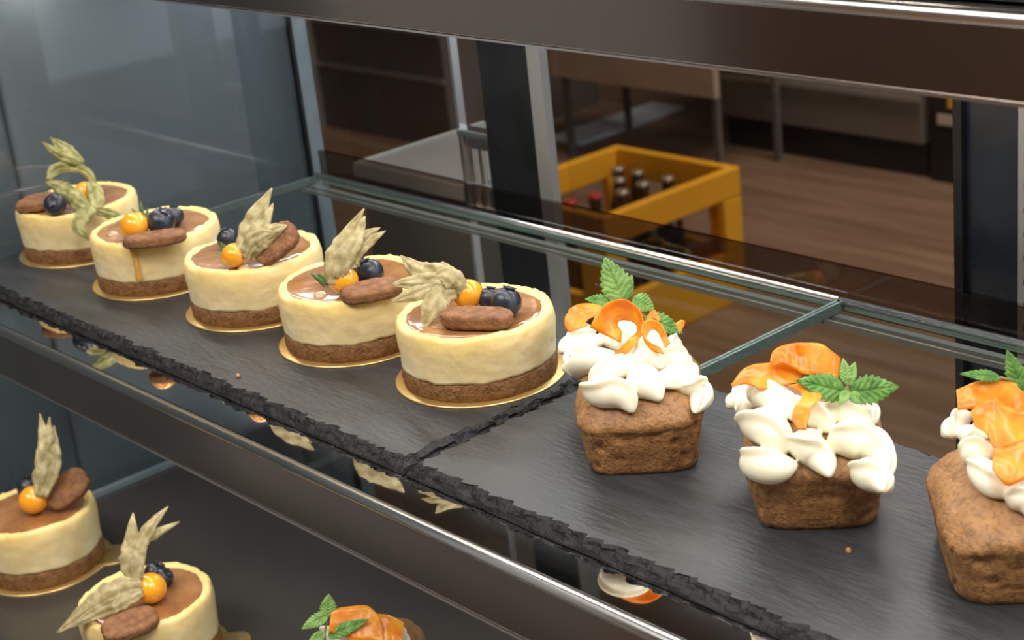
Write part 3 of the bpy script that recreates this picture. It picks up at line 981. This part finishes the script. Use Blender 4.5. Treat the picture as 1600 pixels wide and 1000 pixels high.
def mint_leaf(parent, org, base, tip, hw, normal, m_, fold=0.25, bend=0.12, seed=0.0, teeth=8):
    e = tip - base
    L = e.length
    u = e.normalized()
    n_ = Vector(normal)
    n_ = (n_ - u * n_.dot(u)).normalized()
    v = n_.cross(u)
    n, w = 64, 25
    rows = []
    for i in range(n):
        t = i / (n - 1)
        wd = hw * (math.sin(PI * min(1, t ** 0.72)) ** 0.8) * (1.12 - 0.35 * t) if 0 < t < 1 else 0
        tooth = (t * teeth) % 1.0
        wd *= 1 + 0.27 * (tooth - 0.55) * (0.15 < t)
        row = []
        for j in range(w):
            s = 2 * j / (w - 1) - 1
            a = abs(s)
            vein = (t * 7.5 - a * 1.5) % 1.0
            q = math.sin(PI * vein) ** 0.6
            h = 0.065 * hw * 2 * q * (a > 0.04) * (1 - a ** 3) * min(1, (1 - t) * 6) * min(1, t * 8)
            h += fold * a * wd * 0.8 - fold * 0.35 * a * a * wd
            h -= bend * L * (t - 0.35) ** 2
            h += 0.05 * hw * math.sin(t * 9 + seed + 2 * s)
            fw_ = 0.10 * wd * a      # teeth lean forward
            p = base + u * (L * t + fw_) + v * (s * wd) + n_ * h
            row.append(p - org)
        rows.append(row)
    V, Fs = grid(rows)
    o = obj('mint_leaf', V, Fs, m_, parent)
    sm = o.modifiers.new('thickness', 'SOLIDIFY')
    sm.thickness, sm.offset = 0.0003, 0
    return o


def tube(parent, name, P, r, m_, org):
    C_ = [Vector(p) for p in crspline([tuple(p) for p in P], 8)]
    rows = []
    for i, c in enumerate(C_):
        tg = (C_[min(7, i + 1)] - C_[max(0, i - 1)]).normalized()
        a = tg.orthogonal().normalized()
        b = tg.cross(a)
        rows.append([c + (a * math.cos(t) + b * math.sin(t)) * r - org for t in [2 * PI * k / 8 for k in range(8)]])
    V, Fs = grid(rows, True, True, True)
    return obj(name, V, Fs, m_, parent)


def mint(lf, label, leaves, stem, zx, zy, sc, anchor, h=0.014):
    d = depth(lf.on(zx + anchor[0] / sc, zy + anchor[1] / sc, h))
    f = lambda q: at(zx + q[0] / sc, zy + q[1] / sc, d - (q[2] if len(q) > 2 else 0) * 0.001)
    org = f(stem[0])
    root = thing('mint_sprig', org, label, 'mint', 'mint sprigs on the loaf cakes')
    tocam = (CAM - org).normalized()
    for k, (b, t, w, pale, nadd) in enumerate(leaves):
        mint_leaf(root, org, f(b), f(t), 0.5 * w / sc * d / FPX, tocam + Vector(nadd), M['mint_pale' if pale else 'mint'], seed=k * 2.1)
    tube(root, 'stem', [f(q) for q in stem], 0.0006, M['stem'], org)
    return root


P1 = Loaf(0.1115, -0.0015, 0.0, math.radians(-46.2), 1.0, 'loaf cake nearest the cheesecakes, first of the three on the right slate')
P2 = Loaf(0.1985, 0.0055, 0.0, math.radians(-49.0), 5.0, 'middle loaf cake of the three on the right slate')
P3 = Loaf(0.2860, 0.0060, 0.0, math.radians(-47.0), 9.0, 'loaf cake cut off by the right edge of the picture, on the right slate')
p = onz(572, 1000, ZL + 0.036)
P4 = Loaf(p.x, p.y, ZL + 0.0004, math.radians(-47.0), 14.0, 'loaf cake on the lower shelf, only its topping showing at the bottom edge')

PXM = 0.70 / FPX
P1.cream([
    ([(100, 425), (135, 385), (180, 352), (232, 345)], 42, 1.7, 0.8), ([(118, 470), (160, 425), (215, 395), (275, 385)], 44, 1.7, 0.9),
    ([(128, 492), (165, 478), (225, 462), (305, 430)], 54, 1.5, 1.4), ([(205, 548), (262, 505), (330, 480), (392, 440)], 50, 1.2, 1.0),
    ([(212, 545), (245, 578), (310, 585), (350, 615), (374, 664)], 60, 1.1, 2.2), ([(345, 545), (400, 548), (440, 570), (485, 615)], 56, 1.9, 1.2),
    ([(345, 340), (370, 390), (410, 440), (432, 490)], 50, 1.0, 1.4), ([(400, 400), (440, 440), (470, 470), (480, 490)], 40, 1.4, 1.0),
    ([(455, 430), (500, 450), (560, 462), (600, 480)], 50, 1.3, 1.4), ([(592, 468), (572, 512), (510, 535), (440, 520)], 46, 1.5, -1.0),
    ([(540, 555), (598, 552), (636, 592), (612, 664)], 52, 1.0, 2.0), ([(500, 405), (530, 388), (545, 420)], 30, 1.2, 0.6),
    ([(250, 380), (300, 370), (360, 400), (400, 430)], 50, 1.4, 0.8), ([(270, 330), (320, 320), (370, 350), (400, 380)], 44, 1.4, 0.8), ([(400, 370), (450, 380), (500, 420), (520, 440)], 44, 1.4, 0.8)], 840, 380, 2.5, PXM)
PXM = 0.65 / FPX
P2.cream([
    ([(116, 352), (150, 312), (222, 292)], 42, 1.8, 0.8), ([(140, 388), (190, 348), (245, 322)], 46, 1.8, 0.9),
    ([(212, 335), (262, 312), (312, 345), (332, 410)], 64, 1.2, 1.8), ([(190, 425), (240, 432), (300, 480), (335, 555)], 72, 1.0, 1.9),
    ([(192, 552), (232, 592), (305, 612), (388, 592)], 68, 1.3, 1.6), ([(352, 322), (378, 370), (402, 425)], 46, 1.5, 0.8),
    ([(388, 462), (420, 512), (482, 572), (518, 645)], 64, 1.1, 2.2), ([(428, 385), (478, 400), (520, 462)], 58, 1.2, 1.4),
    ([(498, 345), (570, 368), (640, 420), (700, 450)], 62, 1.2, 1.4), ([(635, 338), (678, 372), (695, 430)], 42, 1.5, 0.8),
    ([(528, 448), (582, 482), (660, 522), (705, 570)], 70, 1.3, 1.6), ([(690, 440), (725, 520), (745, 600), (738, 665)], 46, 1.7, 0.8),
    ([(636, 600), (680, 632), (722, 662), (738, 705)], 62, 1.1, 1.8)], 1100, 500, 2.632, PXM)
PXM = 0.61 / FPX
P3.cream([
    ([(215, 335), (240, 292), (290, 262)], 36, 1.7, 0.8), ([(255, 345), (300, 332), (345, 340)], 40, 1.3, 1.2), ([(268, 392), (310, 390), (352, 402)], 46, 1.2, 1.5),
    ([(298, 420), (332, 462), (362, 502), (425, 532)], 42, 1.2, 1.5), ([(395, 520), (440, 532), (478, 560), (500, 622)], 42, 1.2, 1.6),
    ([(330, 300), (420, 330), (520, 360), (600, 380)], 56, 1.2, 1.0), ([(450, 500), (540, 490), (620, 520), (660, 580)], 55, 1.2, 1.5),
    ([(400, 430), (480, 430), (560, 440), (640, 470)], 60, 1.2, 1.5)], 1380, 520, 2.083, PXM)
PXM = 0.98 / FPX
P4.cream([([(300, 960), (360, 985), (450, 1000), (520, 1010)], 42, 1.2, 1.2), ([(520, 960), (580, 985), (630, 1000), (650, 1040)], 42, 1.2, 1.2),
          ([(350, 1040), (450, 1060), (520, 1080)], 46, 1.2, 1.2), ([(560, 1060), (620, 1080), (660, 1130)], 46, 1.2, 1.2)], 400, 640, 2.7775, PXM)

# carrot ribbons
ribbon(P1, 'big looped orange carrot ribbon in front of the mint on the first loaf', [(
    [(204, 328, 4), (232, 276, 4), (275, 234, 4), (330, 220, 4), (382, 244, 4), (413, 300, 5), (406, 352, 7), (380, 400, 9), (328, 442, 11), (264, 470, 12)],
    [(326, 388, 5), (328, 350, 2), (312, 316, 0), (330, 300, -2), (362, 304, -2), (388, 322, 0), (384, 350, 4), (356, 374, 7), (308, 424, 10), (260, 467, 12)])], 840, 380, 2.5, (330, 340))
ribbon(P1, 'folded orange carrot ribbon at the far left of the first loaf', [
    ([(122, 348, 3), (106, 320, 2), (108, 285, 1), (135, 262, 0), (185, 254, -1), (248, 250, -2)], [(202, 318, 4), (188, 312, 3), (200, 296, 2), (225, 285, 1), (245, 275, 0), (256, 262, -2)]),
    ([(118, 264, -2), (150, 241, -3), (200, 234, -4), (252, 246, -4)], [(124, 274, -1), (162, 256, -1), (212, 252, -2), (250, 262, -2)])], 840, 380, 2.5, (180, 300))
ribbon(P1, 'curled orange carrot ribbon under the right mint leaf of the first loaf', [
    ([(404, 348, 2), (410, 312, 1), (438, 298, 0), (474, 308, 0), (500, 348, 2), (518, 392, 3)], [(418, 385, 3), (436, 348, 1), (452, 336, 0), (470, 350, 0), (486, 382, 2), (498, 410, 4)]),
    ([(404, 346, 3), (438, 384, 5), (482, 408, 6)], [(420, 392, 4), (450, 422, 6), (494, 432, 7)]),
    ([(540, 312, -4), (558, 301, -5), (576, 302, -6)], [(556, 352, -3), (566, 336, -4), (575, 318, -6)]), ([(428, 286, -4), (454, 260, -5), (480, 296, -5)], [(430, 304, -3), (455, 292, -4), (470, 306, -4)])], 840, 380, 2.5, (455, 360))
ribbon(P2, 'broad orange carrot ribbon lying at the left of the middle loaf', [(
    [(112, 268, 3), (150, 212, 2), (195, 186, 1), (250, 178, 1), (310, 172, 1), (365, 187, 1), (410, 216, 2)],
    [(116, 276, 4), (160, 264, 4), (204, 268, 5), (232, 288, 6), (290, 278, 6), (340, 264, 6), (388, 254, 5)])], 1100, 500, 2.632, (250, 240))
ribbon(P2, 'tall folded orange carrot ribbon at the back of the middle loaf', [(
    [(272, 170, -5), (285, 130, -6), (320, 108, -6), (370, 96, -6), (412, 94, -3), (480, 98, -6), (530, 130, -7), (562, 156, -8)],
    [(282, 190, -3), (315, 178, -3), (340, 182, -2), (375, 200, -2), (412, 222, 0), (470, 225, -2), (520, 235, -3), (554, 246, -4)])], 1100, 500, 2.632, (410, 200))
ribbon(P2, 'small orange carrot ribbon drooping over the cream of the middle loaf', [(
    [(402, 258, 2), (455, 286, 4), (483, 318, 7), (442, 362, 10), (432, 402, 12), (420, 452, 14)],
    [(340, 268, 2), (392, 290, 4), (402, 315, 7), (374, 356, 10), (362, 402, 12), (388, 450, 14)])], 1100, 500, 2.632, (410, 330), 0.010)
ribbon(P3, 'broad upright orange carrot ribbon at the back of the loaf at the right edge', [(
    [(238, 186, 0), (300, 160, -1), (375, 143, -2), (430, 160, -1), (480, 176, -2), (560, 190, -3)], [(243, 250, 3), (300, 246, 4), (345, 250, 4), (400, 262, 4), (460, 272, 3), (540, 280, 3)])], 1380, 520, 2.083, (360, 230))
ribbon(P3, 'curved orange carrot ribbon in the middle of the loaf at the right edge', [(
    [(284, 256, 2), (325, 226, 3), (365, 212, 4), (400, 238, 4), (458, 256, 3), (530, 262, 2)], [(296, 302, 6), (340, 332, 9), (368, 386, 11), (420, 366, 11), (470, 350, 10), (530, 342, 9)])], 1380, 520, 2.083, (380, 290))
ribbon(P3, 'flat orange carrot ribbon lying lowest on the loaf at the right edge', [(
    [(358, 376, 3), (420, 372, 4), (480, 350, 4), (540, 340, 3)], [(354, 442, 8), (382, 478, 10), (412, 498, 10), (470, 470, 9), (540, 440, 8)])], 1380, 520, 2.083, (420, 420), 0.009)
ribbon(P4, 'upright orange carrot ribbon behind the mint on the lower-shelf loaf', [(
    [(326, 882, 2), (360, 861, 1), (420, 853, 0), (480, 850, 0), (520, 880, 2), (548, 922, 3)], [(316, 962, 5), (380, 985, 6), (430, 1000, 7), (480, 1000, 7), (520, 1010, 7), (556, 1020, 7)])], 400, 640, 2.7775, (430, 930))
ribbon(P4, 'slanting orange carrot ribbon at the right of the lower-shelf loaf', [(
    [(522, 886, -2), (580, 893, -3), (641, 925, -3)], [(540, 1010, 3), (600, 1025, 3), (636, 1010, 2)])], 400, 640, 2.7775, (570, 960))

# mint
mint(P1, 'mint sprig with one tall leaf behind the carrot loop of the first loaf', [
    ((336, 232, 0), (262, 56, -2), 122, 1, (0, 0, 0.2)), ((330, 222, -2), (370, 122, -5), 58, 1, (0.3, 0, 0)), ((300, 232, -1), (186, 216, 1), 56, 0, (0, 0, 0.6)),
    ((372, 216, 0), (456, 258, 2), 78, 1, (0, 0, 0.4)), ((420, 290, 1), (568, 350, 6), 84, 0, (0.2, 0, 0.5))], [(350, 262, -1), (352, 238, -1), (356, 222, 0), (400, 270, 0), (424, 290, 1)], 840, 380, 2.5, (350, 262), 0.010)
mint(P2, 'mint sprig with two spread dark green leaves on the middle loaf', [
    ((582, 300, 2), (384, 246, 5), 118, 0, (-0.2, 0, 0.35)), ((600, 300, 2), (802, 272, 3), 122, 0, (0.3, 0, 0.4)), ((588, 262, 0), (572, 156, -3), 50, 1, (0, 0, 0.2)),
    ((592, 262, 0), (622, 172, -3), 48, 1, (0.2, 0, 0.2)), ((590, 290, 4), (560, 350, 7), 44, 1, (0, 0, 0.4)), ((600, 300, 3), (660, 345, 4), 50, 1, (0, 0, 0.8)), ((590, 270, 4), (604, 232, 5), 40, 1, (0, 0, 0.5))],
    [(596, 345, 0), (594, 315, 1), (590, 290, 2), (590, 262, 1)], 1100, 500, 2.632, (594, 330), 0.009)
mint(P3, 'mint sprig with two pointed leaves behind the carrot of the right-edge loaf', [
    ((380, 146, 0), (252, 132, 2), 42, 0, (0, 0, 0.5)), ((452, 190, 0), (403, 56, -2), 66, 0, (0, 0, 0.1)), ((470, 190, 0), (520, 80, -2), 70, 0, (0.3, 0, 0.1))],
    [(460, 240, -1), (450, 200, -1), (430, 160, -1), (380, 146, 0)], 1380, 520, 2.083, (440, 200), 0.014)
mint(P4, 'mint sprig in front of the carrot on the lower-shelf loaf', [
    ((312, 905, 4), (316, 800, 2), 74, 1, (0, 0, 0.3)), ((312, 890, 4), (198, 950, 7), 62, 1, (0, 0, 0.5)), ((312, 985, 8), (488, 908, 9), 66, 0, (0, 0, 0.6)), ((300, 970, 7), (220, 1020, 8), 50, 1, (0, 0, 0.6))],
    [(300, 1010, 5), (300, 960, 5), (310, 915, 4)], 400, 640, 2.7775, (320, 940))

# crumbs on the slates
for k, (x, y, s_, m_, lab) in enumerate([(372, 587, 0.0013, 'glaze', 'tiny caramel crumb on the slate in front of the third cheesecake'), (1326, 860, 0.0012, 'crust', 'tiny brown crumb on the slate in front of the middle loaf')]):
    p = onz(x, y, s_ * 0.7)
    V, Fs = grid([[v * 1.0 + Vector((0, 0, 0)) for v in row] for row in sphere_rows(s_, Vector((0, 0, 0)), 6, 8, seed=k * 9)], True, True, True)
    V = [v * (1 + 0.5 * fbm(v, 900, 1)) for v in V]
    tag(obj('crumb', V, Fs, M[m_], loc=p), lab, 'crumb')

# ------------------------------------------------------------------ behind the case
# steel counter corner seen through the left door
ct = thing('steel_counter', (-0.515, 0.46, FZ), 'stainless counter corner with bright rim behind the left sliding door', 'counter')
h = -0.06 - FZ
def prism(poly, z0, z1):
    V, Fs = grid([[Vector((x, y, z)) for x, y in poly] for z in (z0, z1)], True, True, True)
    mb = MB()
    mb.add(V, Fs)
    return mb


PL = [(-0.06, -0.117), (0.085, -0.117), (0.085, -0.05), (0.012, 0.03), (-0.06, 0.03)]
prism([(x * 0.97, y * 0.97) for x, y in PL], 0, h - 0.0121).build('counter_body', M['greybrown'], ct)
prism(PL, h - 0.012, h - 0.0015).build('counter_top', M['stainless'], ct)
rm = MB().box((-0.062, -0.119, h - 0.012), (-0.0575, 0.03, h + 0.001)).box((-0.0575, -0.119, h - 0.012), (0.085, -0.1145, h + 0.001))
rm.build('top_rim', M['rim'], ct, bevel=0.001)  # whitish colour paints the gleam of the polished metal edge

# crate of bottles
CX0, CX1, CY0, CY1, CH = -2.02, -1.66, 1.64, 2.035, 0.29
cr = thing('bottle_crate', (CX0, CY0, FZ), 'yellow plastic bottle crate on the brown floor behind the case', 'crate')
cw, cl, tw = CX1 - CX0, CY1 - CY0, 0.022
MB().box((0.004, 0.004, 0), (cw - 0.004, cl - 0.004, 0.012)).build('crate_floor', M['yellow'], cr, bevel=0.003)


def side(ax, fixed, length):
    mb = MB()

    def bx(a0, a1, z0, z1):
        if ax == 'y': mb.box((fixed, a0, z0), (fixed + tw, a1, z1))
        else: mb.box((a0, fixed, z0), (a1, fixed + tw, z1))
    a, b = (0, length) if ax == 'y' else (tw, length - tw)
    bx(a, b, CH - 0.062, CH)
    bx(a, b, 0.0, 0.115)
    bx(a, a + 0.055, 0.115, CH - 0.062)
    bx(b - 0.055, b, 0.115, CH - 0.062)
    if ax == 'x': return mb.build('end_wall', M['yellow'], cr, bevel=0.004)
    return mb.build('side_wall', M['yellow'], cr, bevel=0.004)


side('y', 0, cl); side('y', cw - tw, cl); side('x', 0, cw); side('x', cl - tw, cw)


def bottle(x, y, z, cap, label):
    r = thing('bottle', (x, y, z), label, 'bottle', 'brown bottles in the yellow crate')
    MB().lathe([(0.024, 0), (0.0275, 0.002), (0.0285, 0.008), (0.0285, 0.125), (0.026, 0.148), (0.0165, 0.178), (0.0135, 0.20), (0.0125, 0.226), (0.0135, 0.228), (0.0135, 0.236), (0.012, 0.238)], 24).build('glass_body', M['bottle'], r, smooth=True)
    MB().lathe([(0.0145, 0.2385), (0.0150, 0.2395), (0.0142, 0.2455), (0.012, 0.247)], 20).build('cap', M[cap], r, smooth=True)


BT = [(976, 252, 'cap', 'brown bottle nearest the crate back corner'), (1015, 260, 'cap', 'brown bottle standing second along the far crate side'), (1061, 272, 'cap', 'brown bottle nearest the right corner of the yellow crate'),
      (972, 279, 'cap', 'brown bottle in front of the back-corner bottle'), (1019, 284, 'cap', 'brown bottle in front of the far-side bottle'), (972, 300, 'cap', 'brown bottle in the third row of the crate'),
      (931, 306, 'redcap', 'red-capped bottle close to the near crate rim'), (893, 316, 'redcap', 'red-capped bottle farthest left, beside the door frame')]
taken = []
for (px, py, cap, lab) in BT:
    q = onz(px, py, FZ + 0.012 + 0.243)
    x = min(max(q.x, CX0 + 0.054), CX1 - 0.054)
    y = min(max(q.y, CY0 + 0.054), CY1 - 0.054)
    for _ in range(60):
        for (tx, ty) in taken:
            dx, dy = x - tx, y - ty
            l = math.hypot(dx, dy) or 1e-6
            if l < 0.0585:
                x, y = tx + dx / l * 0.0588, ty + dy / l * 0.0588
        x = min(max(x, CX0 + 0.052), CX1 - 0.052)
        y = min(max(y, CY0 + 0.052), CY1 - 0.052)
    taken.append((x, y))
    bottle(x, y, FZ + 0.0125, cap, lab)

# added upright box that supplies the bluish reflection tone of the end panel
fr_ = thing('end_panel_backing', (-0.81, -0.128, FZ), 'added blue-grey box behind the glass end panel, standing in for its bluish reflection', 'backing')
MB().box((-0.35, -0.6, 0.0), (0.35, 0.36, 2.2)).build('housing', M['backing'], fr_, bevel=0.01)
MB().box((0.3505, -0.15, 0.1), (0.356, -0.05, 2.1)).build('pale_strip', M['backing_pale'], fr_, bevel=0.002)
MB().box((0.3505, 0.12, 0.1), (0.356, 0.30, 2.1)).build('pale_strip', M['backing_pale'], fr_, bevel=0.002)
# counters and cabinets far behind
cb = thing('wooden_bench', (-2.55, 2.9, FZ), 'tan wooden bench with a deep front board on dark legs behind the crate', 'bench')
MB().box((-0.30, -0.3, 0.235), (0.31, -0.28, 0.45)).build('tan_front', M['tan'], cb, bevel=0.002)
MB().box((-0.30, -0.2795, 0.36), (0.31, -0.01, 0.45)).build('seat_board', M['tan'], cb)
for lx in (-0.29, 0.27):
    for ly in (-0.27, -0.04): MB().box((lx, ly, 0.0), (lx + 0.016, ly + 0.016, 0.3599)).build('leg', M['walld'], cb)
cg = thing('base_cabinet', (-2.18, 3.2, FZ), 'low grey-brown cabinet with a black kick board at the far right', 'cabinet')
MB().box((-0.32, -0.27, 0.0), (0.34, 0.3, 0.088)).build('kick_board', M['black'], cg)
MB().box((-0.34, -0.29, 0.0885), (0.34, 0.3, 0.205)).build('drawer_front', M['greybrown'], cg, bevel=0.003)
MB().box((-0.34, -0.29, 0.2055), (0.34, 0.3, 0.80)).build('cabinet_body', M['greybrown'], cg, bevel=0.003)
MB().box((-0.34, -0.302, 0.198), (0.34, -0.2905, 0.212)).build('handle_strip', M['alu'], cg)
ca = thing('dark_appliance', (-1.62, 3.2, FZ), 'black appliance with yellow and pink stickers right of the grey cabinet', 'appliance')
MB().box((-0.2, -0.29, 0.0), (0.4, 0.3, 0.9)).build('housing', M['black'], ca, bevel=0.006)
q = ony_ = None


def on_y(px, py, y):
    r_ = ray(px, py)
    return CAM + r_ * ((y - CAM.y) / r_.y)


a, b = on_y(1480, 150, 2.905), on_y(1494, 171, 2.905)
o_ = Vector((-1.62, 3.2, FZ))
MB().box((a.x - o_.x, -0.2945, b.z - o_.z), (b.x - o_.x, -0.2902, b.z + 0.09 - o_.z)).build('yellow_sticker', M['yellow'], ca)
a, b = on_y(1464, 178, 2.905), on_y(1492, 198, 2.905)
MB().box((a.x - o_.x, -0.2945, b.z - o_.z), (b.x - o_.x, -0.2902, a.z - o_.z)).build('pink_sticker', M['pink'], ca)
fs = MB().box((-3.02, 2.72, FZ), (-2.88, 3.16, FZ + 0.012)).build('floor_mat', M['mat'], bevel=0.003)
tag(fs, 'pale grey strip lying on the floor behind the yellow crate', 'mat')
dk = thing('back_counter', (-3.9, 2.5, FZ), 'dark brown counter front far behind the left sliding door', 'counter')
MB().box((-0.6, 0.0, 0.0), (0.7, 0.6, 0.90)).build('counter_front', M['walld'], dk)
MB().box((-0.62, -0.02, 0.9005), (0.72, 0.62, 0.93)).build('counter_top', M['alu'], dk)
for zz in (0.2, 0.34): MB().box((-0.6, -0.012, zz), (0.7, -0.0005, zz + 0.012)).build('handle_strip', M['alu'], dk)
MB().box((0.02, -0.03, 0.0), (0.06, -0.0005, 0.9)).build('upright', M['alu'], dk)
